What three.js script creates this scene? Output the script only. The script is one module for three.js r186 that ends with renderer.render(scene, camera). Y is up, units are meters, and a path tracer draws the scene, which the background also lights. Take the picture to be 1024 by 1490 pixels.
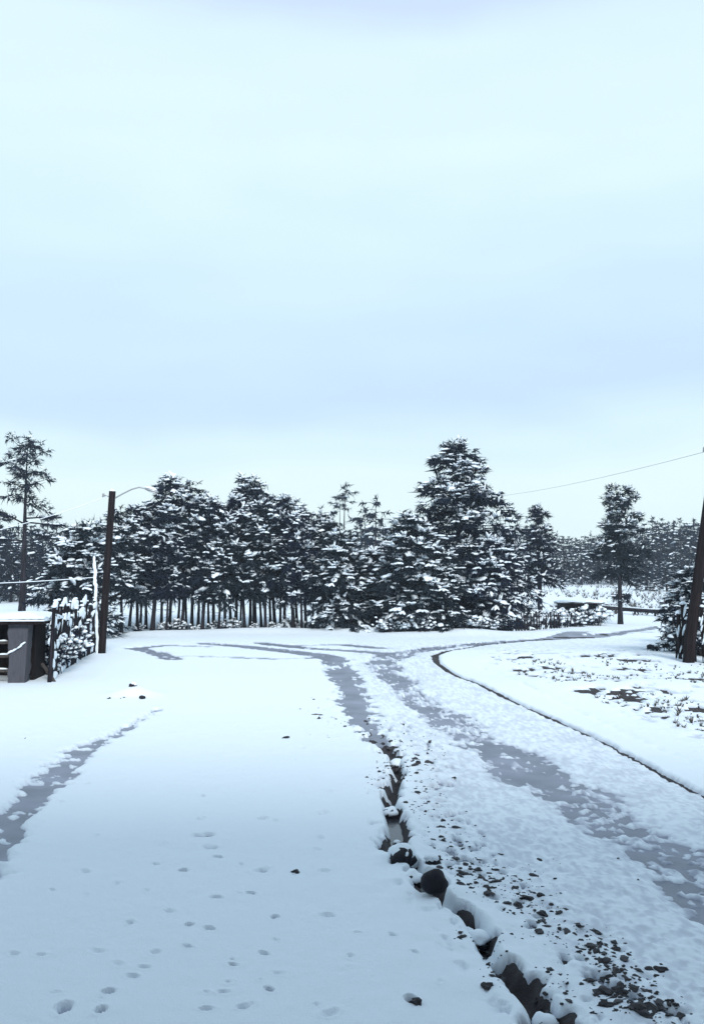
import * as THREE from 'three';

// ---------------------------------------------------------------- camera, sky, sun, exposure
const EYE = 1.9, FPX = 1290, PITCH = Math.atan(110 / FPX);
const scene = new THREE.Scene();
const camera = new THREE.PerspectiveCamera(60, 703 / 1024, 0.1, 3000);
camera.position.set(0, EYE, 0);
camera.rotation.set(PITCH, 0, 0);
scene.add(camera);

const renderer = new THREE.WebGLRenderer({ antialias: true });
renderer.toneMapping = THREE.LinearToneMapping;
renderer.toneMappingExposure = 2.72;
renderer.shadowMap.enabled = true;

const SKY = 0.374;                                   // sky radiance scale
const sun = new THREE.DirectionalLight(0xfffcf8, 1.5);
sun.position.set(12, 29, 44);
sun.castShadow = true;
sun.shadow.radius = 34;
sun.shadow.mapSize.set(2048, 2048);
Object.assign(sun.shadow.camera, { left: -60, right: 60, top: 60, bottom: -60, near: 1, far: 250 });
scene.add(sun);
scene.add(sun.target);

// ---------------------------------------------------------------- random, noise
function rng(seed) { let s = seed >>> 0; return () => { s = (s + 0x6D2B79F5) >>> 0; let t = s; t = Math.imul(t ^ (t >>> 15), t | 1); t ^= t + Math.imul(t ^ (t >>> 7), t | 61); return ((t ^ (t >>> 14)) >>> 0) / 4294967296; }; }
function hash2(i, j) { let h = Math.imul(i, 374761393) + Math.imul(j, 668265263); h = Math.imul(h ^ (h >>> 13), 1274126177); return ((h ^ (h >>> 16)) >>> 0) / 4294967296; }
function vn(x, y) {
  const i = Math.floor(x), j = Math.floor(y), u = x - i, v = y - j, a = u * u * (3 - 2 * u), b = v * v * (3 - 2 * v);
  const p = hash2(i, j), q = hash2(i + 1, j), r = hash2(i, j + 1), s = hash2(i + 1, j + 1);
  return p + (q - p) * a + (r - p) * b + (p - q - r + s) * a * b;
}
function fbm(x, y, o = 4) { let f = 0, a = 0.5, n = 0; for (let k = 0; k < o; k++) { f += a * vn(x, y); n += a; x = x * 2.03 + 17.3; y = y * 2.03 - 9.1; a *= 0.5; } return f / n; }
const clamp = (x, a = 0, b = 1) => Math.min(b, Math.max(a, x));
const ss = (a, b, x) => { const t = clamp((x - a) / (b - a)); return t * t * (3 - 2 * t); };
const mix = (a, b, t) => a + (b - a) * t;
const lin = (c) => Math.pow(c / 255, 2.2);

// ---------------------------------------------------------------- sky (overcast, faint flat cloud bands)
{
  const W = 1024, H = 512, data = new Float32Array(W * H * 4);
  const stops = [[-90, 214, 228, 240], [-3, 222, 240, 252], [0, 235, 254, 255], [7, 235, 255, 255], [9.5, 224, 248, 255], [12.5, 206, 231, 251], [16, 210, 236, 253], [22, 219, 244, 254], [28, 227, 250, 255], [32, 224, 247, 255], [35.5, 209, 228, 252], [48, 216, 238, 253], [90, 214, 236, 252]];
  for (let j = 0; j < H; j++) for (let i = 0; i < W; i++) {
    const el = ((j + 0.5) / H - 0.5) * Math.PI, az = ((i + 0.5) / W - 0.5) * 2 * Math.PI;
    const x = Math.cos(el) * Math.cos(az), z = Math.cos(el) * Math.sin(az), y = Math.sin(el);
    const n1 = fbm(x * 3.2 + 40, z * 3.2 + y * 9 + 11, 4) - 0.5, n2 = fbm(x * 7 + 9, z * 7 + y * 34 + 70, 4) - 0.5;
    const e = el * 57.2958 + n1 * 5.5;
    let k = 1; while (k < stops.length - 1 && stops[k][0] < e) k++;
    const A = stops[k - 1], B = stops[k], t = ss(A[0], B[0], e);
    const g = 1 + n2 * 0.07 + n1 * 0.05 - 0.02 * x;
    const o = (j * W + i) * 4;
    data[o] = lin(mix(A[1], B[1], t)) * g * SKY * 0.985; data[o + 1] = lin(mix(A[2], B[2], t)) * (1 + (g - 1) * 0.8) * SKY; data[o + 2] = lin(mix(A[3], B[3], t)) * (1 + (g - 1) * 0.4) * SKY * 1.03; data[o + 3] = 1;
  }
  const sky = new THREE.DataTexture(data, W, H, THREE.RGBAFormat, THREE.FloatType);
  sky.mapping = THREE.EquirectangularReflectionMapping; sky.magFilter = THREE.LinearFilter; sky.minFilter = THREE.LinearFilter; sky.wrapS = THREE.RepeatWrapping; sky.needsUpdate = true;
  scene.background = sky; scene.environment = sky;
}
scene.fog = new THREE.FogExp2(0xd8e8f8, 0.0010);

// ---------------------------------------------------------------- from the photograph's sight lines to the ground
const cp = Math.cos(PITCH), sp = Math.sin(PITCH);
function ray(u, v) { const dx = (u - 512) / FPX, dy = -(v - 745) / FPX; return [dx, dy * cp + sp, dy * sp - cp]; }
function gp(u, v) { const [x, y, z] = ray(u, v); const t = -EYE / y; return [x * t, z * t]; }
function atD(u, v, d) { const [x, y, z] = ray(u, v); const t = -d / z; return [x * t, EYE + y * t, -d]; }

// ---------------------------------------------------------------- terrain
const banks = [[...gp(535, 923), 1.7, 0.9, 0.24], [...gp(676, 925), 1.3, 0.8, 0.2], [...gp(300, 922), 4.0, 0.9, 0.13], [...gp(410, 922), 2.6, 0.8, 0.14], [...gp(230, 924), 1.6, 0.8, 0.13], [...gp(600, 926), 1.2, 0.7, 0.13], [...gp(840, 925), 4, 1.2, 0.16], [...gp(196, 1014), 0.36, 0.3, 0.15], [...gp(840, 960), 5, 2.2, 0.12], [...gp(900, 1000), 3, 1.6, 0.10]];
function T(x, z) {
  const d = -z;
  let h = 0;
  if (d > 44) { const f = d - 44; h += f < 10 ? 0.00225 * f * f : 0.225 + 0.045 * (f - 10); if (d > 140) h -= 0.035 * (d - 140); }
  for (const [bx, bz, sx, sz, a] of banks) { const q = ((x - bx) / sx) ** 2 + ((z - bz) / sz) ** 2; if (q < 9) h += a * Math.exp(-q); }
  h += (fbm(x * 0.11 + 5, z * 0.11 + 3, 3) - 0.5) * 0.14 * ss(6, 20, d);
  return h;
}
const poly = (list) => list.map(([u, v, w]) => [...gp(u, v), w]);
// each: centre line and half width in metres
const gully = poly([[500, 975, .10], [515, 1020, .12], [530, 1055, .12], [548, 1078, .13], [574, 1102, .08], [580, 1130, .07], [566, 1165, .085], [575, 1200, .10], [582, 1238, .085], [608, 1270, .05], [632, 1300, .075], [662, 1326, .06], [694, 1350, .085], [712, 1392, .07], [752, 1432, .085], [792, 1478, .105], [830, 1525, .12]]);
const slushLeft = poly([[-70, 1290, .24], [-20, 1235, .20], [10, 1205, .19], [52, 1160, .17], [97, 1115, .20], [120, 1095, .16], [150, 1077, .10], [185, 1062, .09], [230, 1034, .07]]);
const slushRight = poly([[1120, 1350, .34], [1024, 1285, .33], [950, 1240, .34], [880, 1196, .35], [810, 1150, .36], [745, 1108, .35], [690, 1072, .33], [640, 1042, .32], [600, 1013, .30], [572, 985, .3], [552, 967, .34], [575, 953, .4], [640, 942, .4], [730, 935, .4], [860, 927, .4]]);
const slushMid = poly([[486, 958, .35], [500, 985, .34], [512, 1015, .30], [524, 1045, .24], [545, 1072, .12]]);
const tyre = poly([[1180, 1246, .05], [1024, 1162, .048], [960, 1128, .046], [880, 1083, .048], [800, 1045, .05], [720, 1010, .056], [664, 984, .06], [636, 967, .075], [632, 957, .10], [652, 948, .12], [700, 940, .12], [800, 931, .14]]);
const farTracks = [poly([[196, 943, .3], [228, 949, .3], [252, 959, .32]]), poly([[200, 943, .25], [240, 939, .25], [300, 941, .25]]), poly([[300, 936, .42], [350, 940, .45], [400, 946, .42], [470, 955, .4], [490, 962, .34]]), poly([[280, 955, .16], [340, 957, .2], [400, 959, .2], [460, 958, .2]]), poly([[380, 935, .34], [450, 944, .38], [520, 948, .36], [560, 952, .3]]), poly([[430, 939, .3], [500, 938, .34], [560, 944, .3]]), poly([[700, 938, .26], [790, 931, .34], [850, 924, .42], [920, 918, .42], [960, 912, .4]]), poly([[840, 930, .2], [900, 926, .3], [940, 920, .3]])];
const rut2 = poly([[1024, 1120, .03], [940, 1085, .04], [850, 1040, .05], [780, 1008, .06], [700, 972, .08]]);
function dist(P, x, z) {
  let best = 1e9, w = 0, tt = 0;
  for (let i = 0; i < P.length - 1; i++) {
    const ax = P[i][0], az = P[i][1], bx = P[i + 1][0] - ax, bz = P[i + 1][1] - az;
    const t = clamp(((x - ax) * bx + (z - az) * bz) / (bx * bx + bz * bz));
    const dx = x - ax - bx * t, dz = z - az - bz * t, q = dx * dx + dz * dz;
    if (q < best) { best = q; w = P[i][2] + (P[i + 1][2] - P[i][2]) * t; tt = (i + t) / (P.length - 1); }
  }
  return [Math.sqrt(best), w, tt];
}
// dents: u, v, radius in metres, depth
const dents = [[300, 1222, .10, .05], [308, 1240, .06, .04], [267, 1275, .055, .075], [318, 1255, .04, .07], [382, 1275, .10, .045], [325, 1160, .045, .04], [315, 1315, .04, .06], [366, 1309, .04, .07], [350, 1266, .04, .04], [400, 1345, .035, .07], [305, 1361, .04, .05], [275, 1356, .04, .05], [247, 1335, .045, .04], [340, 1415, .055, .07], [333, 1440, .07, .055], [325, 1455, .06, .04], [392, 1450, .04, .075], [158, 1455, .05, .05], [148, 1482, .05, .07], [94, 1478, .06, .05], [190, 1352, .04, .035], [125, 1276, .06, .035], [598, 1467, .04, .08], [572, 1372, .045, .05], [604, 1398, .03, .04], [416, 1076, .05, .07], [437, 1092, .06, .07], [446, 1036, .05, .05], [474, 1052, .07, .07], [482, 1046, .05, .06], [455, 1140, .05, .07], [40, 1077, .07, .06], [125, 1146, .05, .05], [205, 1182, .04, .03], [470, 1188, .1, .03], [400, 1200, .05, .04], [382, 1198, .05, .04], [400, 1232, .03, .04], [228, 1265, .03, .05], [345, 1140, .04, .05], [295, 1164, .045, .06], [410, 1205, .03, .05], [274, 1388, .035, .05], [300, 1455, .04, .05], [195, 1432, .04, .03], [300, 1480, .05, .045], [352, 1478, .05, .04], [430, 1280, .035, .05], [385, 1398, .03, .05], [402, 1378, .03, .05], [210, 1418, .045, .03], [60, 1400, .05, .025], [20, 1398, .05, .03], [640, 1440, .04, .04]].map(([u, v, r, a]) => [...gp(u, v), r * 0.8, a * 1.2]);
{ const R = rng(64); for (let k = 0; k < 40; k++) { const [x, z] = gp(20 + R() * 520, 1060 + R() * 430); dents.push([x, z, 0.02 + R() * 0.035, 0.012 + R() * 0.03]); } }

// snow thickness over the earth (0 or less: the earth or the slush shows)
function snowInfo(x, z) {
  const d = -z;
  let t = 0.062 + (fbm(x * 0.9 + 3, z * 0.9, 3) - 0.5) * 0.022 + (vn(x * 9, z * 9) - 0.5) * 0.005 + (vn(x * 21 + 5, z * 21) - 0.5) * 0.0035 + (fbm(x * 2.6 + 8, z * 2.6, 2) - 0.5) * 0.012;
  let rough = 0, earth = 0;                       // earth: lowering of the soil itself
  if (d < 44 && d > 1) {
    const n = fbm(x * 5 + 2, z * 5 + 8, 4) - 0.5, nf = fbm(x * 17, z * 17, 3) - 0.5, ns = fbm(x * 2.4 + 31, z * 1.1 + 4, 4) - 0.5;
    const [sg, wg0, tg] = dist(gully, x, z), wg = wg0 * 0.72;
    if (sg < 1.6) {
      const s = sg + (fbm(x * 5 + 2, z * 5 + 8, 3) - 0.5) * 0.26 + nf * 0.05;
      const deep = ss(0.12, 0.3, tg);
      t -= 0.12 * ss(wg * 1.75, wg * 0.65, s) * mix(0.75, 1, deep);
      earth += 0.095 * ss(wg * 1.5, wg * 0.35, sg) * deep;
      t += 0.010 * deep * Math.exp(-(((s - wg * 1.7) / (wg * 0.8)) ** 2));
      t += ((vn(x * 4.1, z * 4.1) - 0.5) * 0.04 + (vn(x * 9.1, z * 9.1) - 0.5) * 0.035) * Math.exp(-sg * 3);
    }
    { const [s, w, q] = dist(slushLeft, x, z); if (s < 1.2) t += (fbm(s * 9 + x * 4, q * 40, 4) - 0.47) * 0.13 * ss(w * 1.5, w * 0.5, s); if (s < 1.2) t -= 0.085 * ss(w * 1.45, w * 0.7, s + n * 0.34 + nf * 0.14) * (0.93 + n * 0.5 + nf * 0.9); }
    { const [s, w0, q] = dist(slushRight, x, z), w = w0 * (z < -20 ? 1.0 : 0.82); if (s < 2.2) { const m = ss(w * 2.1, w * 0.3, s + ns * 0.5), st = fbm(s * 7 + x * 2.2, q * 75, 4) - 0.5; t += m * st * 0.13; t -= m * (0.043 + 0.09 * (fbm(x * 2.2 + 7, z * 1.0, 3) - 0.28)) + m * nf * 0.20 + m * n * 0.10 + m * (vn(x * 13, z * 6) - 0.5) * 0.035; rough = Math.max(rough, m); earth += 0.02 * m; } }
    { const [s, w, q] = dist(slushMid, x, z); if (s < 1.6) t += (fbm(s * 5 + x * 3, q * 22, 4) - 0.5) * 0.16 * ss(w * 1.5, w * 0.5, s); if (s < 1.6) t -= 0.085 * ss(w * 1.5, w * 0.5, s + n * 0.7 + nf * 0.2) * (0.88 + nf * 1.5 + n * 1.0); }
    { const [s, w] = dist(tyre, x, z); if (s < 0.8) { t -= 0.085 * ss(w * 1.7, w * 0.5, s + nf * 0.06); earth += 0.008 * ss(w * 1.4, w * 0.5, s); t += 0.0 * Math.exp(-(((s - w * 2.1) / w) ** 2)); } }
    { const [s, w] = dist(rut2, x, z); if (s < 0.5) t -= 0.045 * ss(w * 3, w * 0.5, s + n * 0.3) * (0.6 + n * 2.2); }
    for (const P of farTracks) { const [s, w] = dist(P, x, z); if (s < 1.5) t -= 0.085 * ss(w * 1.6, w * 0.6, s + n * 0.45 + nf * 0.1) * (0.84 + n * 0.9 + nf * 0.5); }
    for (const [px, pz, r, a] of dents) { const q = (x - px) ** 2 + (z - pz) ** 2; if (q < r * r * 6) { const an = px * 37 + pz * 11, ca = Math.cos(an), sa = Math.sin(an), ex = (x - px) * ca + (z - pz) * sa, ez = -(x - px) * sa + (z - pz) * ca, s = Math.hypot(ex, ez * 1.8) / (r * 0.9) + n * 2.2 + nf * 1.2; t -= a * ss(1.1, 0.35, s) - 0.007 * Math.exp(-(((s - 1.4) / 0.35) ** 2)); } }
    // trampled road right of the gully
    const gx = gullyX(z), right = ss(0.05, 0.6, x - gx) * ss(40, 20, d);
    if (right > 0) {
      const [st] = dist(tyre, x, z); const verge = tyreSide(x, z);
      if (verge < 0) { t += right * (n * 0.036 + nf * 0.044 + (vn(x * 30, z * 22) - 0.5) * 0.02) - 0.006 * right; rough = Math.max(rough, 0.5 * right); }
      else {                                       // verge with old furrows and stubble
        const f = ss(0.5, 1.6, st), streak = fbm(x * 1.6 + z * 0.35, z * 2.6 - x * 0.6, 4) - 0.5;
        const band = Math.exp(-(((st - 2.1) / 0.9) ** 2)) + 0.75 * Math.exp(-(((st - 4.6) / 1.2) ** 2));
        t -= f * (ss(-0.05, 0.06, streak) * 0.115 * clamp(band) * ss(-0.12, 0.05, fbm(x * 5.5, z * 7.5, 3) - 0.5) + n * 0.02 + Math.max(0, nf) * 0.12 * clamp(band));
      }
    }
    // patches of soil right and left of the gully
    const side = x - gx;
    if (d < 13) {
      const b = Math.exp(-(((side - 0.42) / 0.22) ** 2)) * ss(3.2, 3.8, d) + 0.6 * Math.exp(-(((side + 0.16) / 0.07) ** 2));
      t -= b * (ss(0.12, 0.26, fbm(x * 14 + 3, z * 9 + 1, 3) - 0.5) * 0.10);
    }
  } else if (d >= 44) t += 0.03;
  return [t > 0 ? t * 0.62 : t, rough, earth];
}
function gullyX(z) { for (let i = 0; i < gully.length - 1; i++) { const a = gully[i], b = gully[i + 1]; if (z >= a[1] && z <= b[1]) return mix(a[0], b[0], (z - a[1]) / (b[1] - a[1])); } return z < gully[0][1] ? gully[0][0] - (gully[0][1] - z) * 0.02 : gully[gully.length - 1][0] - 0.4 * (z - gully[gully.length - 1][1]); }
function tyreSide(x, z) { for (let i = 0; i < 9; i++) { const a = tyre[i], b = tyre[i + 1]; const hi = Math.max(a[1], b[1]), lo = Math.min(a[1], b[1]); if (z >= lo && z <= hi) return x - mix(a[0], b[0], (z - a[1]) / (b[1] - a[1])); } return z < -25 ? -1 : x - 4; }
const S = (x, z) => { const [t, , e] = snowInfo(x, z); return T(x, z) - e + Math.max(t, 0); };

// ---------------------------------------------------------------- naming
const used = {};
function numbered(n) { const k = used[n] || 0; used[n] = k + 1; return k ? `${n}_${String(k).padStart(3, '0')}` : n; }
function tag(o, label, category, group) { o.userData.label = label; o.userData.category = category; if (group) o.userData.group = group; return o; }
function top(o, name) { o.name = numbered(name); o.traverse((c) => { if (c.isMesh) { c.castShadow = true; c.receiveShadow = true; } }); scene.add(o); return o; }
function part(name, geo, mat, parent) { const m = new THREE.Mesh(geo, mat); m.name = name; m.castShadow = m.receiveShadow = true; if (/^(snow|crown|needles|foliage|twigs|branches|lower_limbs)$/.test(name)) m.userData.kind = 'stuff'; parent.add(m); return m; }
function structure(name, geo, mat) { const m = new THREE.Mesh(geo, mat); m.userData.kind = 'structure'; return top(m, name); }

// ---------------------------------------------------------------- textures
function grainTex(w, h, f, srgb) {
  const d = new Uint8Array(w * h * 4);
  for (let j = 0; j < h; j++) for (let i = 0; i < w; i++) { const c = f(i / w, j / h); const o = (j * w + i) * 4; for (let k = 0; k < 3; k++) d[o + k] = clamp(Array.isArray(c) ? c[k] : c) * 255; d[o + 3] = 255; }
  const t = new THREE.DataTexture(d, w, h); t.wrapS = t.wrapT = THREE.RepeatWrapping; t.magFilter = THREE.LinearFilter; t.minFilter = THREE.LinearMipmapLinearFilter; t.generateMipmaps = true; if (srgb) t.colorSpace = THREE.SRGBColorSpace; t.needsUpdate = true; return t;
}
function tileFbm(u, v, f) { const a = fbm(u * f, v * f, 4), b = fbm((u - 1) * f, v * f, 4), c = fbm(u * f, (v - 1) * f, 4), e = fbm((u - 1) * f, (v - 1) * f, 4); return mix(mix(a, b, u), mix(c, e, u), v); }
const snowBump = grainTex(512, 512, (u, v) => 0.5 + (tileFbm(u, v, 14) - 0.5) * 0.9 + (hash2(u * 512 | 0, v * 512 | 0) - 0.5) * 0.25);
const barkTex = grainTex(128, 256, (u, v) => { const s = fbm(u * 26, v * 5, 4), c = fbm(u * 9 + 4, v * 3, 3); const b = 0.22 + 0.32 * (s - 0.3) + 0.2 * (c - 0.5); return [b * 1.06, b, b * 0.98]; }, true);
const barkBump = grainTex(128, 256, (u, v) => fbm(u * 26, v * 5, 4));
const woodTex = grainTex(128, 512, (u, v) => { const s = fbm(u * 40, v * 2.2, 4), k = ss(0.62, 0.75, fbm(u * 60 + 9, v * 1.4 + 3, 3)); const b = 0.24 + 0.26 * (s - 0.5) - 0.12 * k; return [b * 1.12, b, b * 0.92]; }, true);
const woodBump = grainTex(128, 512, (u, v) => fbm(u * 40, v * 2.2, 4));

// ---------------------------------------------------------------- materials
const SNOW = [0.645, 0.722, 0.79];               // old wet snow, one colour everywhere
const M = {
  snow: new THREE.MeshStandardMaterial({ color: 0xffffff, vertexColors: true, roughness: 0.72, bumpMap: snowBump, bumpScale: 0.010 }),
  snowLump: new THREE.MeshStandardMaterial({ color: new THREE.Color().setRGB(...SNOW), roughness: 0.8 }),
  soil: new THREE.MeshPhysicalMaterial({ specularIntensity: 0.3, color: 0xffffff, vertexColors: true, roughness: 0.85, bumpMap: snowBump, bumpScale: 0.02 }),
  slush: new THREE.MeshStandardMaterial({ color: 0xffffff, vertexColors: true, roughness: 0.42, bumpMap: snowBump, bumpScale: 0.008 }),
  water: new THREE.MeshPhysicalMaterial({ color: new THREE.Color().setRGB(0.035, 0.038, 0.045), roughness: 0.12, ior: 1.33 }),
  bark: new THREE.MeshPhysicalMaterial({ specularIntensity: 0.3, map: barkTex, color: new THREE.Color().setRGB(0.20, 0.20, 0.29), roughness: 0.95, bumpMap: barkBump, bumpScale: 0.02 }),
  needle: [[0.010, 0.016, 0.029], [0.012, 0.019, 0.027], [0.009, 0.014, 0.029]].map((c) => new THREE.MeshPhysicalMaterial({ specularIntensity: 0.12, color: new THREE.Color().setRGB(...c), roughness: 0.75, side: THREE.DoubleSide })),
  pole: new THREE.MeshPhysicalMaterial({ specularIntensity: 0.3, map: woodTex, color: new THREE.Color().setRGB(0.17, 0.145, 0.20), roughness: 0.9, bumpMap: woodBump, bumpScale: 0.01 }),
  greyWood: new THREE.MeshStandardMaterial({ map: woodTex, color: new THREE.Color().setRGB(0.75, 0.8, 0.9), roughness: 0.9, bumpMap: woodBump, bumpScale: 0.01 }),
  twig: new THREE.MeshPhysicalMaterial({ specularIntensity: 0.3, color: new THREE.Color().setRGB(0.035, 0.03, 0.03), roughness: 0.95 }),
  stone: new THREE.MeshPhysicalMaterial({ specularIntensity: 0.3, color: new THREE.Color().setRGB(0.016, 0.016, 0.022), roughness: 0.7, bumpMap: barkBump, bumpScale: 0.006 }),
  greyStone: new THREE.MeshStandardMaterial({ color: new THREE.Color().setRGB(0.045, 0.048, 0.062), roughness: 0.85, bumpMap: barkBump, bumpScale: 0.02 }),
  clod: [[0.013, 0.013, 0.017], [0.02, 0.019, 0.024], [0.034, 0.033, 0.04]].map((c) => new THREE.MeshStandardMaterial({ color: new THREE.Color().setRGB(...c), roughness: 0.8, flatShading: true })),
  cable: new THREE.MeshStandardMaterial({ color: new THREE.Color().setRGB(0.34, 0.37, 0.41), roughness: 0.7 }),
  metal: new THREE.MeshStandardMaterial({ color: new THREE.Color().setRGB(0.3, 0.31, 0.33), roughness: 0.5, metalness: 0.7 }),
  glass: new THREE.MeshPhysicalMaterial({ color: 0xffffff, roughness: 0.3, transmission: 0.6, thickness: 0 }),
  darkPane: new THREE.MeshPhysicalMaterial({ color: new THREE.Color().setRGB(0.03, 0.035, 0.04), roughness: 0.08 }),
  plaster: new THREE.MeshStandardMaterial({ color: new THREE.Color().setRGB(0.38, 0.36, 0.34), roughness: 0.95, bumpMap: snowBump, bumpScale: 0.01 }),
  roofing: new THREE.MeshStandardMaterial({ color: new THREE.Color().setRGB(0.16, 0.1, 0.09), roughness: 0.8 }),
  grass: new THREE.MeshStandardMaterial({ color: new THREE.Color().setRGB(0.07, 0.065, 0.06), roughness: 0.95, side: THREE.DoubleSide }),
};

// ---------------------------------------------------------------- ground sheets: one grid, finer near the path, shared by earth, road and snow
const rowsZ = [];
for (const z of [60, 34, 20, 12, 7, 4, 2, 0.6, -0.6, -1.5, -2.1, -2.6, -3.0]) rowsZ.push(z);
for (let d = 3.2; d < 620;) { rowsZ.push(-d); d += d < 50 ? Math.max(0.012, Math.min(d * d / 1500, d * 0.0128)) : d * 0.035; }
const COLS = 560;
function cell(i, j) { const z = rowsZ[j], u = i / COLS * 2 - 1, w = (3 + 0.66 * Math.abs(z)) * (z > -60 ? 1 : 1 + (-z - 60) / 200); return [w * u * (0.52 + 0.48 * u * u), z]; }
function sheet(ri, rj, f, keep) {
  const ii = [], jj = []; for (let i = 0; i <= COLS; i += ri) ii.push(i); for (let j = 0; j < rowsZ.length; j += rj) jj.push(j); if (jj[jj.length - 1] !== rowsZ.length - 1) jj.push(rowsZ.length - 1);
  const n = ii.length, pos = new Float32Array(n * jj.length * 3), col = new Float32Array(n * jj.length * 3), uv = new Float32Array(n * jj.length * 2), idx = [], ok = new Uint8Array(n * jj.length);
  let k = 0;
  for (const j of jj) for (const i of ii) {
    const [x, z] = cell(i, j); const r = f(x, z);
    pos[k * 3] = x; pos[k * 3 + 1] = r[0]; pos[k * 3 + 2] = z; col[k * 3] = r[1]; col[k * 3 + 1] = r[2]; col[k * 3 + 2] = r[3]; uv[k * 2] = x / 1.3; uv[k * 2 + 1] = z / 1.3; ok[k] = keep ? +keep(x, z) : 1; k++;
  }
  for (let b = 0; b < jj.length - 1; b++) for (let a = 0; a < n - 1; a++) {
    const p = b * n + a, q = p + 1, r = p + n, s = r + 1;
    if (keep && !(ok[p] && ok[q] && ok[r] && ok[s])) continue;
    idx.push(p, q, r, q, s, r);
  }
  const g = new THREE.BufferGeometry(); g.setAttribute('position', new THREE.BufferAttribute(pos, 3)); g.setAttribute('color', new THREE.BufferAttribute(col, 3)); g.setAttribute('uv', new THREE.BufferAttribute(uv, 2)); g.setIndex(idx); g.computeVertexNormals(); return g;
}
function roadAt(x, z) {                              // slush on the vehicle tracks
  const d = -z; if (d > 43 || d < 2) return false;
  for (const [P, k] of [[slushLeft, 0.9], [slushRight, 1.6], [slushMid, 0.9], ...farTracks.map((p) => [p, 0.8])]) { const [s, w] = dist(P, x, z); if (s < w * 1.3 + k) return true; }
  return false;
}
structure('ground', sheet(2, 2, (x, z) => {
  const d = -z, [, , e] = d < 44 && d > 1 ? snowInfo(x, z) : [0, 0, 0];
  const n = fbm(x * 6, z * 6, 4), k = 0.5 + 1.0 * fbm(x * 15, z * 15, 3), lump = d < 12 && d > 2 && dist(gully, x, z)[0] < 0.7 ? (fbm(x * 21, z * 21, 3) - 0.5) * 0.05 : 0;
  return [T(x, z) - e - (d > 44 || d < 1 ? 0.02 : 0) + (n - 0.5) * 0.012 + lump, 0.040 * k, 0.037 * k, 0.041 * k];
}), M.soil);
structure('road', sheet(2, 1, (x, z) => {
  const [, , e] = snowInfo(x, z); const n = fbm(x * 6, z * 6, 4), m = fbm(x * 3 + 8, z * 3 + 2, 4), [sg, wg] = dist(gully, x, z), [stt, wt] = dist(tyre, x, z);
  const k = 0.85 + 0.75 * (m - 0.5), low = (sg < wg * 1.7 && -z < 11) || stt < wt * 1.8 ? 0.05 : 0;
  return [T(x, z) - e + (n - 0.5) * 0.012 + 0.005 - low, 0.20 * k, 0.225 * k, 0.295 * k];
}, roadAt), M.slush);
structure('snow_cover', sheet(1, 1, (x, z) => {
  const [t, r, e] = snowInfo(x, z);
  const n = r > 0 ? 0.35 * fbm(x * 7 + 4, z * 4 + 1, 3) + 0.65 * fbm(x * 34 + 4, z * 20 + 1, 3) : 0.5, g = 1 - r * 0.5 * ss(0.36, 0.66, n);
  const wet = t > 0.022 || t < -0.03 ? 1 : mix(0.5, 1, ss(-0.004, 0.02, t));
  const q = g * wet; return [T(x, z) - e + t, SNOW[0] * q, SNOW[1] * q, SNOW[2] * Math.pow(q, 0.85)];
}), M.snow);
{ // meltwater standing in the gully
  const pos = [], idx = []; const cut = gully.slice(6, 11);
  cut.forEach((p, i) => { const q = cut[Math.min(i + 1, cut.length - 1)], o = cut[Math.max(i - 1, 0)]; let tx = q[0] - o[0], tz = q[1] - o[1]; const l = Math.hypot(tx, tz); tx /= l; tz /= l; const w = p[2] * 1.8, y = -0.062; pos.push(p[0] - tz * w, y, p[1] + tx * w, p[0] + tz * w, y, p[1] - tx * w); if (i) { const k = i * 2; idx.push(k - 2, k, k - 1, k - 1, k, k + 1); } });
  const g = new THREE.BufferGeometry(); g.setAttribute('position', new THREE.Float32BufferAttribute(pos, 3)); g.setIndex(idx); g.computeVertexNormals();
  structure('water', g, M.water);
}

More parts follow.
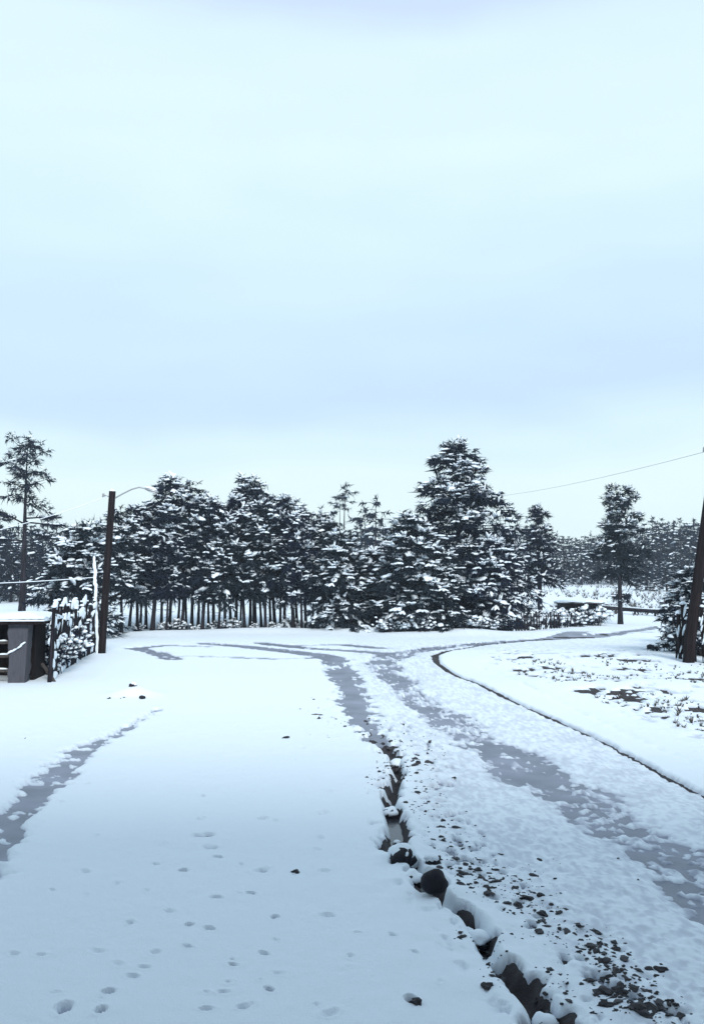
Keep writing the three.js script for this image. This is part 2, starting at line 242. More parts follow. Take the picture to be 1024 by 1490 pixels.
// ---------------------------------------------------------------- mesh builder
function icoBase(detail, octa) {
  const g = octa ? new THREE.OctahedronGeometry(1, detail) : new THREE.IcosahedronGeometry(1, detail), p = g.attributes.position, map = new Map(), V = [], I = [];
  for (let i = 0; i < p.count; i++) { const k = [p.getX(i), p.getY(i), p.getZ(i)].map((x) => x.toFixed(4)).join(); if (!map.has(k)) { map.set(k, V.length); V.push([p.getX(i), p.getY(i), p.getZ(i)]); } I.push(map.get(k)); }
  return { V, I };
}
const ICO = [icoBase(0), icoBase(1), icoBase(2), icoBase(3), icoBase(1, true)];
class MB {
  constructor() { this.p = []; this.i = []; this.t = []; }
  tri(a, b, c) { const k = this.p.length / 3; this.p.push(...a, ...b, ...c); this.t.push(0, 0, 0.1, 0, 0, 0.1); this.i.push(k, k + 1, k + 2); }
  // lump: centre, long axis (unit), half sizes along axis, up, side
  blob(c, ax, l, h, w, R, detail = 1, rough = 0.28) {
    const b = ICO[detail], k = this.p.length / 3; let sx = -ax[2], sz = ax[0]; const sl = Math.hypot(sx, sz) || 1; sx /= sl; sz /= sl; const sy = 0;
    const ux = sy * ax[2] - sz * ax[1], uy = sz * ax[0] - sx * ax[2], uz = sx * ax[1] - sy * ax[0]; const f = uy < 0 ? -1 : 1;
    const o1 = R() * 50, o2 = R() * 50;
    for (const [x, y, z] of b.V) {
      const n = 1 + rough * 2 * (fbm(x * 1.7 + o1 + z * 0.9, y * 1.7 + o2 - z * 1.3, 2) - 0.5);
      const X = x * l * n, Y = y * h * n * (y < 0 ? 0.6 : 1), Z = z * w * n;
      this.p.push(c[0] + ax[0] * X + ux * f * Y + sx * Z, c[1] + ax[1] * X + uy * f * Y, c[2] + ax[2] * X + uz * f * Y + sz * Z); this.t.push(x, z);
    }
    for (const q of b.I) this.i.push(k + q);
  }
  tube(pts, radii, seg = 6, cap = true) {
    const k = this.p.length / 3, n = pts.length; let len = 0;
    for (let a = 0; a < n; a++) {
      const q = pts[Math.min(a + 1, n - 1)], o = pts[Math.max(a - 1, 0)]; const d = new THREE.Vector3(q[0] - o[0], q[1] - o[1], q[2] - o[2]).normalize();
      const up = Math.abs(d.y) > 0.9 ? new THREE.Vector3(1, 0, 0) : new THREE.Vector3(0, 1, 0), s = new THREE.Vector3().crossVectors(up, d).normalize(), w = new THREE.Vector3().crossVectors(d, s);
      if (a) len += Math.hypot(pts[a][0] - pts[a - 1][0], pts[a][1] - pts[a - 1][1], pts[a][2] - pts[a - 1][2]);
      for (let b = 0; b <= seg; b++) { const t = b / seg * 2 * Math.PI, c = Math.cos(t) * radii[a], e = Math.sin(t) * radii[a]; this.p.push(pts[a][0] + s.x * c + w.x * e, pts[a][1] + s.y * c + w.y * e, pts[a][2] + s.z * c + w.z * e); this.t.push(b / seg, len * 0.5); }
    }
    const r = seg + 1;
    for (let a = 0; a < n - 1; a++) for (let b = 0; b < seg; b++) { const p = k + a * r + b; this.i.push(p, p + 1, p + r, p + 1, p + r + 1, p + r); }
    if (cap) for (const [a, fl] of [[0, 1], [n - 1, 0]]) { const c = this.p.length / 3; this.p.push(...pts[a]); this.t.push(0.5, 0); for (let b = 0; b < seg; b++) { const p = k + a * r + b; fl ? this.i.push(c, p + 1, p) : this.i.push(c, p, p + 1); } }
  }
  box(cx, cy, cz, sx, sy, sz, ry = 0, rz = 0) {
    const g = new THREE.BoxGeometry(sx, sy, sz); const m = new THREE.Matrix4().makeRotationFromEuler(new THREE.Euler(0, ry, rz)); m.setPosition(cx, cy, cz); g.applyMatrix4(m);
    const k = this.p.length / 3; this.p.push(...g.attributes.position.array); const uv = g.attributes.uv.array; for (let a = 0; a < uv.length; a++) this.t.push(uv[a]); for (const q of g.index.array) this.i.push(k + q);
  }
  geo() { const g = new THREE.BufferGeometry(); g.setAttribute('position', new THREE.Float32BufferAttribute(this.p, 3)); g.setAttribute('uv', new THREE.Float32BufferAttribute(this.t, 2)); g.setIndex(this.i); g.computeVertexNormals(); return g; }
}

// ---------------------------------------------------------------- pines
// a spray: drooping tuft of needles with a load of snow on its upper side
function spray(nd, sn, c, dir, s, o, R) {
  const N = o.blades;
  for (let k = 0; k < N; k++) {
    const a = R() * 6.283, e = (R() - 0.55) * 2.0, t = (R() - 0.35) * s * 1.1;
    let v = [dir[0] * 0.75 + Math.cos(a) * Math.cos(e) * 0.8, dir[1] * 0.7 + Math.sin(e) * 0.75 - 0.08, dir[2] * 0.75 + Math.sin(a) * Math.cos(e) * 0.8]; const l = Math.hypot(...v); v = v.map((x) => x / l);
    const b = [c[0] + dir[0] * t + (R() - .5) * s * .3, c[1] + dir[1] * t - s * 0.06 + (R() - .5) * s * .2, c[2] + dir[2] * t + (R() - .5) * s * .3], L = s * (0.5 + R() * 0.55), w = o.bw * (0.7 + R() * 0.6);
    const q = [R() - .5, R() - .5, R() - .5], cx = v[1] * q[2] - v[2] * q[1], cy = v[2] * q[0] - v[0] * q[2], cz = v[0] * q[1] - v[1] * q[0], cl = Math.hypot(cx, cy, cz) || 1;
    const W = [cx / cl * w, cy / cl * w, cz / cl * w];
    nd.tri([b[0] - W[0], b[1] - W[1], b[2] - W[2]], [b[0] + W[0], b[1] + W[1], b[2] + W[2]], [b[0] + v[0] * L, b[1] + v[1] * L - 0.12 * L, b[2] + v[2] * L]);
  }
  const ns = o.snow > R() ? o.lumps : 0;
  for (let k = 0; k < ns; k++) {
    const a = (k - (ns - 1) / 2) * 0.75 + (R() - 0.5) * 0.5, ca = Math.cos(a), sa = Math.sin(a); let d = [dir[0] * ca - dir[2] * sa, dir[1] - 0.12, dir[0] * sa + dir[2] * ca]; const l = Math.hypot(...d); d = d.map((x) => x / l);
    const f = s * (0.25 + 0.25 * R()), z = s * o.snowSize * (0.75 + R() * 0.5);
    sn.blob([c[0] + d[0] * f, c[1] + d[1] * f + s * 0.12, c[2] + d[2] * f], d, z * (o.round ? 0.4 : 0.6), z * (o.round ? 0.3 : 0.19), z * (o.round ? 0.36 : 0.23), R, o.detail, 0.4);
  }
}
function pine(seed, o) {
  const R = rng(seed), tr = new MB(), nd = new MB(), sn = new MB(), br = new MB();
  o = Object.assign({ h: 6, base: 0.3, r: 1.5, rTrunk: 0.10, n: 46, blades: 30, bw: 0.03, s: 0.42, snow: 0.8, snowSize: 0.9, lumps: 2, detail: 4, lean: 0.2, per: 3, droop: 0.35, prof: (f) => Math.pow(Math.sin(Math.PI * Math.min(1, 0.22 + f * 0.8)), 0.7) }, o);
  const lx = (R() - .5) * o.lean, lz = (R() - .5) * o.lean, wob = R() * 6;
  const axis = (y) => { const f = y / o.h; return [lx * f * f * o.h * 0.2 + Math.sin(f * 5 + wob) * 0.05 * f, y, lz * f * f * o.h * 0.2 + Math.cos(f * 4 + wob) * 0.05 * f]; };
  const pts = [], rad = []; for (let k = 0; k <= 9; k++) { const f = k / 9; pts.push(axis(f * o.h * 0.98 - (k ? 0 : 0.15))); rad.push(o.rTrunk * (1.12 * (1 - f) + 0.10) * (k ? 1 : 1.25)); }
  tr.tube(pts, rad, 8);
  for (let k = 0; k < o.n; k++) {
    const f = (k + R() * 0.9) / o.n, y = o.h * (o.base + (1 - o.base) * f * 0.985), a = k * 2.39996 + R() * 0.9;
    const L = Math.max(0.12 * o.r, o.r * o.prof(f) * (o.bough ? 0.62 + 0.5 * R() : 0.62 + 0.56 * R())), p0 = axis(y), rise = (o.rise ?? 0.32) * f - o.droop * 0.5 * (1 - f) + (R() - 0.5) * (o.bough ? 0.75 : 0.3);
    const P = (t) => [p0[0] + Math.cos(a) * L * t, p0[1] + L * (rise * t - o.droop * 0.45 * t * t), p0[2] + Math.sin(a) * L * t];
    br.tube([P(0), P(0.5), P(1)], [0.016 + L * 0.012, 0.012 + L * 0.006, 0.006], 4, false);
    if (o.bough) {
      const nb = L > 0.55 * o.r ? 2 : 1;
      for (let q = 0; q < nb; q++) {
        const c0 = P(q ? 0.42 : 0.9), B = o.bough * (0.7 + R() * 0.6) * (0.5 + 0.6 * (1 - f)), K = Math.round(o.k * (0.7 + R() * 0.6) * (q ? 0.7 : 1)), load = (o.load ? o.load(f) : 1) * (0.55 + R() * 0.7);
        for (let w = 0; w < K; w++) {
          const al = R() * 6.283, cy = R() * 1.7 - 0.7, cr = Math.sqrt(Math.max(0, 1 - cy * cy)), sh = 0.72 + R() * 0.3;
          const out = [Math.cos(al) * cr + Math.cos(a) * 0.35, cy * 0.8 - o.droop * cr * (1 - f) + (R() - .5) * 0.5 + 0.1, Math.sin(al) * cr + Math.sin(a) * 0.35], l = Math.hypot(...out) || 1;
          spray(nd, sn, [c0[0] + Math.cos(al) * cr * B * sh, c0[1] + cy * B * 0.72 * sh, c0[2] + Math.sin(al) * cr * B * sh], out.map((x) => x / l), o.s * (0.7 + R() * 0.6), cy > -0.05 ? { ...o, snow: o.snow * load } : { ...o, snow: 0.06 * load }, R);
        }
        if (R() < 0.62 * load * o.snow) { const dn = -0.25 - o.droop * 0.5 * (1 - f), dl = Math.hypot(1, dn), ax = [Math.cos(a) / dl, dn / dl, Math.sin(a) / dl]; sn.blob([c0[0] + Math.cos(a) * B * 0.35, c0[1] + B * 0.55, c0[2] + Math.sin(a) * B * 0.35], ax, B * (0.3 + 0.22 * R()), B * 0.15, B * (0.22 + 0.2 * R()), R, 1, 0.8); }
        spray(nd, sn, c0, [Math.cos(a), -0.3, Math.sin(a)], B * 1.2, { ...o, snow: 0, bw: o.bw * 1.8 }, R);
      }
      spray(nd, sn, P(0.25), [Math.cos(a + 1), -0.2, Math.sin(a + 1)], o.s * 1.9, { ...o, snow: 0, bw: o.bw * 1.8 }, R);
      continue;
    }
    const m = Math.max(1, Math.round(o.per * L / o.r + R() * 0.6));
    for (let q = 0; q < m; q++) {
      const t = 1 - q * (0.62 / Math.max(1, m - 1 || 1)) * (0.85 + 0.3 * R()), c = P(t), side = q ? (R() - .5) * L * 0.55 : 0; c[0] += -Math.sin(a) * side; c[2] += Math.cos(a) * side; c[1] += (R() - .5) * 0.08;
      const aa = a + side * 0.9; let d = [Math.cos(aa), rise - o.droop * 0.9 * t, Math.sin(aa)]; const l = Math.hypot(...d);
      spray(nd, sn, c, d.map((x) => x / l), o.s * (0.75 + R() * 0.5) * (0.75 + 0.4 * (1 - f)), o, R);
    }
  }
  spray(nd, sn, axis(o.h), [0, 1, 0], o.s * 0.7, o, R);
  for (let k = 0; k < 9; k++) { const y = o.h * o.base * (0.35 + 0.6 * R()), a = R() * 6.283, L = o.rTrunk * (2 + R() * 5), p = axis(y); br.tube([p, [p[0] + Math.cos(a) * L, y - L * 0.25 * R(), p[2] + Math.sin(a) * L]], [0.012, 0.005], 3, false); }
  return { trunk: tr.geo(), branches: br.geo(), crown: nd.geo(), snow: sn.geo(), h: o.h };
}
function makePine(g, mat) {
  const t = new THREE.Group(); part('trunk', g.trunk, M.bark, t); part('branches', g.branches, M.bark, t);
  const c = part('crown', g.crown, mat, t); part('snow', g.snow, M.snowLump, c); t.userData.h = g.h; return t;
}
// u of the trunk, distance, v of the tip, relative width
function plant(proto, u, d, vTop, width, turn, name, label, category, group) {
  const [x, yT, z] = atD(u, vTop, d), y0 = S(x, z) - 0.05, s = (yT - y0) / proto.userData.h;
  const t = proto.clone(); delete t.userData.h; t.position.set(x, y0, z); t.rotation.y = turn; t.scale.set(s * width, s, s * width); tag(t, label, category, group); return top(t, name);
}
const groveP = [1, 2, 3, 4, 5, 6, 7].map((k) => makePine(pine(100 + k, { h: 6.2, base: 0.26 + 0.05 * (k % 4), r: 1.15, n: 22, rTrunk: 0.075, snow: 0.95, s: 0.25, snowSize: 0.84, lumps: 3, bough: 0.62, k: k > 5 ? 7 : 15, blades: 15, bw: 0.022, droop: 0.35, rise: 0.55, load: (f) => 0.55 + 0.55 * f, lean: 0.8, prof: (f) => 0.06 + 0.94 * Math.pow(Math.sin(Math.PI * Math.min(0.98, 0.28 + f * 0.70)), 0.9) }), M.needle[k % 3]));
const frontP = [1, 2].map((k) => makePine(pine(200 + k, { h: 4.6, base: 0.10, r: 1.35, n: 40, rTrunk: 0.08, snow: 1.0, droop: 0.9, rise: 0.3, s: 0.27, snowSize: 0.86, lumps: 3, bough: 0.5, k: 13, blades: 15, bw: 0.022, prof: (f) => 0.12 + 0.9 * Math.pow(Math.sin(Math.PI * Math.min(0.98, 0.36 + f * 0.6)), 0.9), lean: 0.5 }), M.needle[k % 3]));
const tallP = makePine(pine(300, { h: 8.4, base: 0.10, r: 2.3, n: 76, rTrunk: 0.16, snow: 0.95, s: 0.26, snowSize: 0.84, lumps: 3, bough: 0.72, k: 17, blades: 15, bw: 0.024, droop: 0.4, rise: 0.45, load: (f) => f > 0.25 && f < 0.48 ? 0.5 : 1, prof: (f) => Math.min(1, Math.pow((1.01 - f) / 0.52, 0.85)) * (f < 0.3 ? 0.95 : 1), lean: 0.1 }), M.needle[0]);

// the young pines of the grove: trunk u, distance, tip v, width
const G = 'young pines of the grove across the road';
const groveList = [[181, 36.5, 745, 0.9], [204, 38.5, 738, 0.95], [226, 38, 697, 1.0], [216, 41, 742, .9], [250, 40, 735, .95], [268, 38.5, 710, .85], [282, 42, 735, .95], [297, 38, 728, .95], [313, 40.5, 724, .9], [330, 39, 742, .95], [345, 42, 728, 1], [358, 38.5, 722, .85], [373, 39.5, 698, 1.05], [388, 38, 735, .9], [402, 41, 722, .95], [415, 39, 735, .9], [428, 38.2, 723, 1.0], [446, 40.5, 738, .95], [463, 39, 760, .95], [440, 37.6, 752, .8], [320, 37.7, 760, .85], [245, 37.6, 765, .8], [480, 41, 752, .9], [192, 43, 750, .9], [208, 45, 745, .8], [238, 44, 745, .9], [262, 45, 742, .8], [274, 40.5, 752, .8], [291, 44.5, 744, .9], [306, 43.5, 748, .8], [338, 45, 744, .9], [366, 44, 738, .9], [382, 43, 742, .8], [395, 45, 740, .8], [409, 43.5, 746, .8], [433, 44.5, 746, .9], [455, 43, 760, .8], [352, 40.2, 750, .7]];
groveList.forEach(([u, d, v, w], k) => { const t = plant(groveP[k < 23 ? k % 5 : 5 + k % 2], u, d, v, w * 1.05, k * 1.37, 'pine_tree',
  k === 2 ? 'tallest snowy pine at the utility-pole end of the grove' : k === 12 ? 'tallest snowy pine in the middle of the dense grove' : 'slim dark pine with snowy branches and bare lower trunk in the dense grove', 'tree', G); t.rotation.z = Math.sin(k * 7.3) * 0.075; t.rotation.x = Math.sin(k * 3.1) * 0.04; });
const frontList = [[121, 34, 764, 1.15, 'broad low snow-covered pine beside the utility pole'], [92, 38, 800, 1.1, 'small snow-covered pine behind the left fence and its shrubs'], [497, 37.2, 778, 1.12, 'small cone-shaped snowy pine between the grove and the tallest pine'], [545, 38.5, 800, 1.1, 'low snowy pine with branches sweeping the snow, left of the tallest pine'], [598, 36.4, 752, 1.2, 'bushy snow-laden pine just in front of the tallest pine'], [570, 40, 790, 1.1, 'short snowy pine half hidden behind the bushy snow-laden pine'], [640, 36.2, 808, 1.25, 'low spreading snowy pine at the foot of the tallest pine'], [705, 37, 782, 1.1, 'snow-laden pine under the right edge of the tallest pine'], [1016, 24.5, 826, 1.5, 'small snow-laden pine behind the leaning pole'], [735, 41, 770, 1.0, 'short snowy pine between the tallest pine and the picket fence']];
frontList.forEach(([u, d, v, w, l], k) => plant(frontP[k % 2], u, d, v, w, k * 2.1, 'snowy_pine', l, 'tree', 'low snow-laden pines with branches near the ground'));
plant(tallP, 664, 38.6, 648, 1.1, 0.6, 'tall_pine_tree', 'tallest broad pine heavy with snow, dark in its middle', 'tree');

// single pines
{
  const lp = makePine(pine(411, { h: 9.5, base: 0.66, r: 1.25, n: 17, per: 3, rTrunk: 0.16, snow: 0.4, snowSize: 0.9, lumps: 1, s: 0.27, bough: 0.46, k: 8, rise: 0.9, droop: 0.1, blades: 13, bw: 0.022, prof: (f) => Math.pow(Math.sin(Math.PI * (0.16 + f * 0.80)), 0.5), lean: 0.1 }), M.needle[0]);
  const t = plant(lp, 40, 46, 645, 1, 0.4, 'tall_pine_tree', 'tall bare-trunked pine with a small airy crown behind the left fence', 'tree');
  const b = new MB(), nd = new MB(), sn = new MB(), R = rng(77), o = { blades: 34, bw: 0.03, snow: 0.5, snowSize: 0.7, lumps: 2, detail: 1 };
  for (const [y, a, L, up] of [[5.3, 0.2, 2.0, -0.1], [5.0, 0.8, 2.3, -0.25], [5.2, 3.3, 1.5, 0.5], [4.3, 3.0, 1.8, 0.1], [5.5, -0.6, 1.5, 0.1]]) {
    const P = (k) => [Math.cos(a) * L * k, y + L * up * k, Math.sin(a) * L * k]; b.tube([P(0), P(0.5), P(1)], [0.05, 0.035, 0.012], 5, false);
    for (let q = 0; q < 6; q++) spray(nd, sn, [P(0.5 + q * 0.1)[0], P(0.5 + q * 0.1)[1] + (R() - .5) * .15, P(0.5 + q * .1)[2] + (R() - .5) * .4], [Math.cos(a), 0.1, Math.sin(a)], 0.4, o, R);
  }
  const lo = part('lower_limbs', b.geo(), M.bark, t); lo.rotation.y = -0.4; part('needles', nd.geo(), M.needle[0], lo); part('snow', sn.geo(), M.snowLump, lo);
  const rp = makePine(pine(421, { h: 8.2, base: 0.36, r: 1.4, n: 34, rTrunk: 0.13, snow: 0.8, s: 0.27, lumps: 2, bough: 0.55, k: 15, blades: 15, bw: 0.024, rise: 0.5, droop: 0.22, load: (f) => f < 0.35 ? 0.15 : 1, prof: (f) => 0.32 + 0.68 * Math.pow(Math.sin(Math.PI * Math.min(1, 0.36 + f * 0.62)), 0.8), lean: 0.15 }), M.needle[1]);
  const q = plant(rp, 897, 45, 713, 1.0, 1.1, 'tall_pine_tree', 'upright pine with a bare lower trunk standing alone on the open snow', 'tree');
  q.rotation.z = -0.045;
  const lb = new MB(), ln = new MB(), ls = new MB(); lb.tube([[0, 1.6, 0], [0.35, 1.75, 0.2], [0.9, 1.55, 0.3]], [0.035, 0.03, 0.01], 5, false);
  for (let k = 0; k < 14; k++) spray(ln, ls, [-0.35 + R() * 1.3, 1.4 + R() * 0.5, (R() - .5) * 0.9], [R() - .3, 0.1, R() - .5], 0.36, { ...o, snow: 0.3 }, R);
  const l2 = part('low_branch', lb.geo(), M.bark, q); part('needles', ln.geo(), M.needle[0], l2); part('snow', ls.geo(), M.snowLump, l2);
  const dp = makePine(pine(431, { h: 7.6, base: 0.34, r: 1.1, n: 32, rTrunk: 0.13, snow: 0.6, s: 0.27, lumps: 2, bough: 0.5, k: 14, blades: 15, bw: 0.024, rise: 0.5, droop: 0.3, prof: (f) => 0.2 + 0.8 * Math.pow(1 - f, 0.6), lean: 0.1 }), M.needle[2]);
  plant(dp, 783, 46, 738, 0.95, 2.0, 'tall_pine_tree', 'dark narrow pine with twin stem behind the picket fence', 'tree');
  const st = new MB(); st.tube([[0.35, -0.1, 0.1], [0.22, 2.0, 0.05], [0.1, 3.4, 0]], [0.11, 0.09, 0.06], 7); part('trunk', st.geo(), M.bark, scene.children[scene.children.length - 1]);
  const fp = makePine(pine(441, { h: 8, base: 0.84, r: 0.8, n: 9, per: 2, rTrunk: 0.09, snow: 0.2, s: 0.45, droop: 0.1, blades: 20, lean: 0.6 }), M.needle[0]);
  plant(fp, 500, 78, 706, 1, 0.2, 'sparse_pine_tree', 'thin sparse pine with a tiny tuft above the grove, taller of two', 'tree', 'two thin pines beyond the grove');
  plant(fp, 494, 80, 722, 0.9, 2.9, 'sparse_pine_tree', 'thin sparse pine with a tiny tuft above the grove, shorter of two', 'tree', 'two thin pines beyond the grove');
}
// far pines beyond the field
const farP = [1, 2, 3, 4].map((k) => makePine(pine(500 + k, { h: 7, base: 0.10, r: 2.0, n: 36, per: 2.6, rTrunk: 0.13, snow: 0.42, snowSize: 0.75, lumps: 1, detail: 0, blades: 12, bw: 0.07, s: 0.75, droop: 0.3, prof: (f) => 0.25 + 0.75 * Math.pow(Math.sin(Math.PI * Math.min(1, 0.34 + f * 0.62)), 0.8), lean: 0.2 }), M.needle[0]));
{
  const R = rng(9);
  const F = (u, d, v, w, grp, lab) => plant(farP[(R() * 4) | 0], u, d, v, w, R() * 6, 'distant_pine', lab, 'tree', grp);
  const lr = 'bluish distant pine dusted with snow in the forest edge beyond the open field', gr = 'distant pines beyond the open field';
  for (let k = 0; k < 46; k++) { const u = 742 + k * 8.2 + (R() - .5) * 8, d = 96 + (k % 3) * 9 + R() * 6; const rise = u > 930 ? 14 : u < 780 ? -2 : 0; F(u, d, 781 - rise + (R() - .5) * 20 - (k % 3) * 2, 0.85 + R() * 0.35, gr, lr); }
  for (let k = 0; k < 22; k++) { const u = -60 + k * 9 + (R() - .5) * 8, d = 66 + (k % 3) * 8 + R() * 4; F(u, d, (u > 5 && u < 75 ? 772 : 758) + (R() - .5) * 24 + (u > 70 ? 10 : 0), 0.95 + R() * 0.3, 'distant pines behind the left fence', 'dark distant pine in the forest edge behind the left fence'); }
  for (let k = 0; k < 28; k++) { const u = 150 + k * 21 + (R() - .5) * 12, d = 90 + (k % 2) * 9 + R() * 6; F(u, d, 772 + (R() - .5) * 20, 0.9 + R() * 0.3, 'distant pines seen past the grove', 'distant pine seen through and above the dense grove'); }
  F(470, 62, 742, 0.9, 'distant pines rising above the small cone-shaped pine', 'dark rounded pine rising behind the small cone-shaped snowy pine');
  F(546, 66, 728, 0.8, 'distant pines rising above the small cone-shaped pine', 'dark pointed pine rising in the gap left of the tallest pine');
  F(530, 72, 745, 0.8, 'distant pines rising above the small cone-shaped pine', 'dark slim pine beside the pointed one left of the tallest pine');
  F(968, 82, 820, 1.6, 'bushes at the far edge of the field', 'low spreading dark pine at the far edge of the open field');
  F(938, 84, 823, 1.8, 'bushes at the far edge of the field', 'low dark bushy pine at the field edge behind the lone upright pine');
}

// ---------------------------------------------------------------- shrubs
function shrubGeo(seed, o) {
  const R = rng(seed), tw = new MB(), nd = new MB(), sn = new MB();
  for (let k = 0; k < o.n; k++) {
    const a = R() * 6.283, e = 0.5 + R() * 0.9, L = o.h * (0.6 + R() * 0.5), b = [(R() - .5) * o.w * 0.5, -0.05, (R() - .5) * o.w * 0.5];
    const P = (t) => [b[0] + Math.cos(a) * Math.cos(e) * L * t * o.w * 0.6, Math.sin(e) * L * t - 0.12 * L * t * t, b[2] + Math.sin(a) * Math.cos(e) * L * t * o.w * 0.6];
    tw.tube([P(0), P(0.5), P(1)], [0.014, 0.011, 0.006], 4, false);
    for (let q = 0; q < 3; q++) spray(nd, sn, P(0.35 + 0.32 * q), [Math.cos(a) * 0.8, 0.3, Math.sin(a) * 0.8], o.s * (0.7 + R() * 0.6), { blades: o.blades ?? 12, bw: 0.014, snow: o.snow, snowSize: 1.0, lumps: 1, detail: 4, round: true }, R);
  }
  return [tw.geo(), nd.geo(), sn.geo()];
}
function makeShrub(seed, o) { const [a, b, c] = shrubGeo(seed, o), g = new THREE.Group(); part('twigs', a, M.twig, g); part('foliage', b, M.needle[seed % 3], g); part('snow', c, M.snowLump, g); return g; }
const shrubP = [1, 2, 3].map((k) => makeShrub(600 + k, { n: 60, h: 1.35, w: 1.0, s: 0.17, snow: 0.62 }));
const lowP = [1, 2].map((k) => makeShrub(650 + k, { n: 20, h: 0.8, w: 1.2, s: 0.26, snow: 0.7 }));
function shrub(p, u, v, d, sc, turn, label, group) { let x, z; if (d) [x, , z] = atD(u, v, d); else[x, z] = gp(u, v); const t = p.clone(); t.position.set(x, S(x, z) - 0.02, z); t.scale.setScalar(sc); t.rotation.y = turn; tag(t, label, 'shrub', group); return top(t, 'shrub'); }
[[84, 984], [92, 976], [98, 970], [105, 965], [112, 962], [119, 955], [126, 949], [78, 992]].forEach(([u, v], k) => shrub(shrubP[k % 3], u - 6, v - 6, 0, 0.72 + 0.1 * (k % 3), k * 1.3, 'snow-clotted shrub growing through the rough stick fence by the shed', 'shrubs along the left fence'));
[[1010, 955, 0.9], [1024, 962, 1.1], [1040, 958, 1.2], [1000, 945, 1.0], [1018, 940, 1.4]].forEach(([u, v, s], k) => shrub(shrubP[k % 3], u, v, 0, s * 1.05, k * 2.2, 'snow-covered shrub behind the right leaning pole', 'shrubs by the right pole'));
[[745, 40], [760, 42], [775, 41], [792, 43], [806, 42], [822, 44], [838, 43], [850, 45], [862, 44], [728, 39.5]].forEach(([u, d], k) => shrub(lowP[k % 2], u, 900, d, 0.95 + 0.2 * (k % 3), k * 1.9, 'low snowy shrub behind the small picket fence', 'shrubs behind the small picket fence'));
[[200, 38.6], [236, 38.2], [262, 38.8], [288, 38.4], [318, 38.6], [342, 38.2], [370, 38.6], [398, 38.3], [424, 38.7], [452, 38.4]].forEach(([u, d], k) => shrub(lowP[k % 2], u, 915, d, 0.5 + 0.15 * (k % 3), k * 2.3, 'small snow-dusted brush among the trunks of the dense grove', 'brush under the grove'));
[[560, 35.4], [585, 35.2], [612, 35], [688, 35.5], [712, 36]].forEach(([u, d], k) => shrub(lowP[k % 2], u, 915, d, 0.75, k * 2.7, 'low snowy shrub at the feet of the tallest pine', 'shrubs at the feet of the tallest pine'));

// ---------------------------------------------------------------- utility poles and cables
function utilityPole(base, tip, r0, r1, label) {
  const g = new THREE.Group(); g.position.set(...base); const v = tip.map((x, k) => x - base[k]), m = new MB(), pts = [], rad = [];
  for (let k = 0; k <= 8; k++) { const f = k / 8; pts.push([v[0] * f, v[1] * f - (k ? 0 : 0.3), v[2] * f]); rad.push(mix(r0, r1, f)); } m.tube(pts, rad, 14);
  part('post', m.geo(), M.pole, g); const c = new MB(); c.blob([v[0], v[1] + 0.01, v[2]], [1, 0, 0], r1 * 0.95, r1 * 0.6, r1 * 0.95, rng(4), 2, 0.2); part('snow_cap', c.geo(), M.snowLump, g);
  const ins = new MB(); ins.tube([[v[0] * 0.97 - r1, v[1] * 0.97, v[2]], [v[0] * 0.97 - r1 - 0.16, v[1] * 0.97 + 0.02, v[2]]], [0.02, 0.02], 6); ins.tube([[v[0] * .97 - r1 - .16, v[1] * .97 - .04, v[2]], [v[0] * .97 - r1 - .16, v[1] * .97 + .08, v[2]]], [0.04, 0.03], 8); part('insulator', ins.geo(), M.metal, g);
  tag(g, label, 'utility pole', 'wooden utility poles'); top(g, 'utility_pole'); return g;
}
const lpB = (() => { const [x, z] = gp(148, 951); return [x, S(x, z), z]; })(), lpT = atD(164, 715, -lpB[2]);
const leftPole = utilityPole(lpB, lpT, 0.112, 0.095, 'dark wooden pole with a street lamp arm beside the grove');
const rpB = (() => { const [x, z] = gp(999, 969); return [x, S(x, z), z]; })(), rpT = atD(1041, 646, -rpB[2]);
utilityPole(rpB, rpT, 0.14, 0.115, 'thick dark wooden pole leaning beside the snowy shrubs');
const farB = atD(690, 880, 56); farB[1] = S(farB[0], farB[2]); const farT = atD(690, 722, 56);
utilityPole(farB, farT, 0.12, 0.1, 'far wooden pole hidden behind the tallest pine');
{ // lamp arm on the left pole
  const g = leftPole, o = lpB, P = (u, v, dz = 0) => { const q = atD(u, v, -lpB[2] + dz); return [q[0] - o[0], q[1] - o[1], q[2] - o[2]]; };
  const m = new MB(); m.tube([P(164, 727), P(178, 719), P(192, 712), P(203, 709), P(212, 711)], [0.022, 0.021, 0.02, 0.02, 0.02], 8); const arm = part('lamp_arm', m.geo(), M.metal, g); arm.castShadow = true;
  const h = new MB(), c = P(219, 714); h.blob([c[0] + 0.04, c[1], c[2]], [0.96, -0.26, 0], 0.22, 0.07, 0.10, rng(3), 2, 0.03); const head = part('lamp_head', h.geo(), M.metal, g);
  const gl = new MB(); gl.blob([c[0] + 0.07, c[1] - 0.05, c[2]], [0.96, -0.26, 0], 0.13, 0.05, 0.07, rng(3), 2, 0.03); part('lamp_glass', gl.geo(), M.glass, head);
  const s = new MB(); s.blob([c[0] + 0.03, c[1] + 0.06, c[2]], [0.96, -0.26, 0], 0.19, 0.05, 0.085, rng(5), 2, 0.3); part('snow', s.geo(), M.snowLump, head);
}
function cable(a, b, sag, r, mat, label) { const m = new MB(), p = [], q = []; for (let k = 0; k <= 24; k++) { const t = k / 24; p.push([mix(a[0], b[0], t), mix(a[1], b[1], t) - sag * 4 * t * (1 - t), mix(a[2], b[2], t)]); q.push(r); } m.tube(p, q, 6); return tag(top(new THREE.Mesh(m.geo(), mat), 'cable'), label, 'cable'); }
cable(atD(-340, 800, 24), [lpT[0] - 0.1, lpT[1] - 0.12, lpT[2]], 0.55, 0.011, M.snowLump, 'snow-coated overhead cable running to the dark pole with the lamp arm');
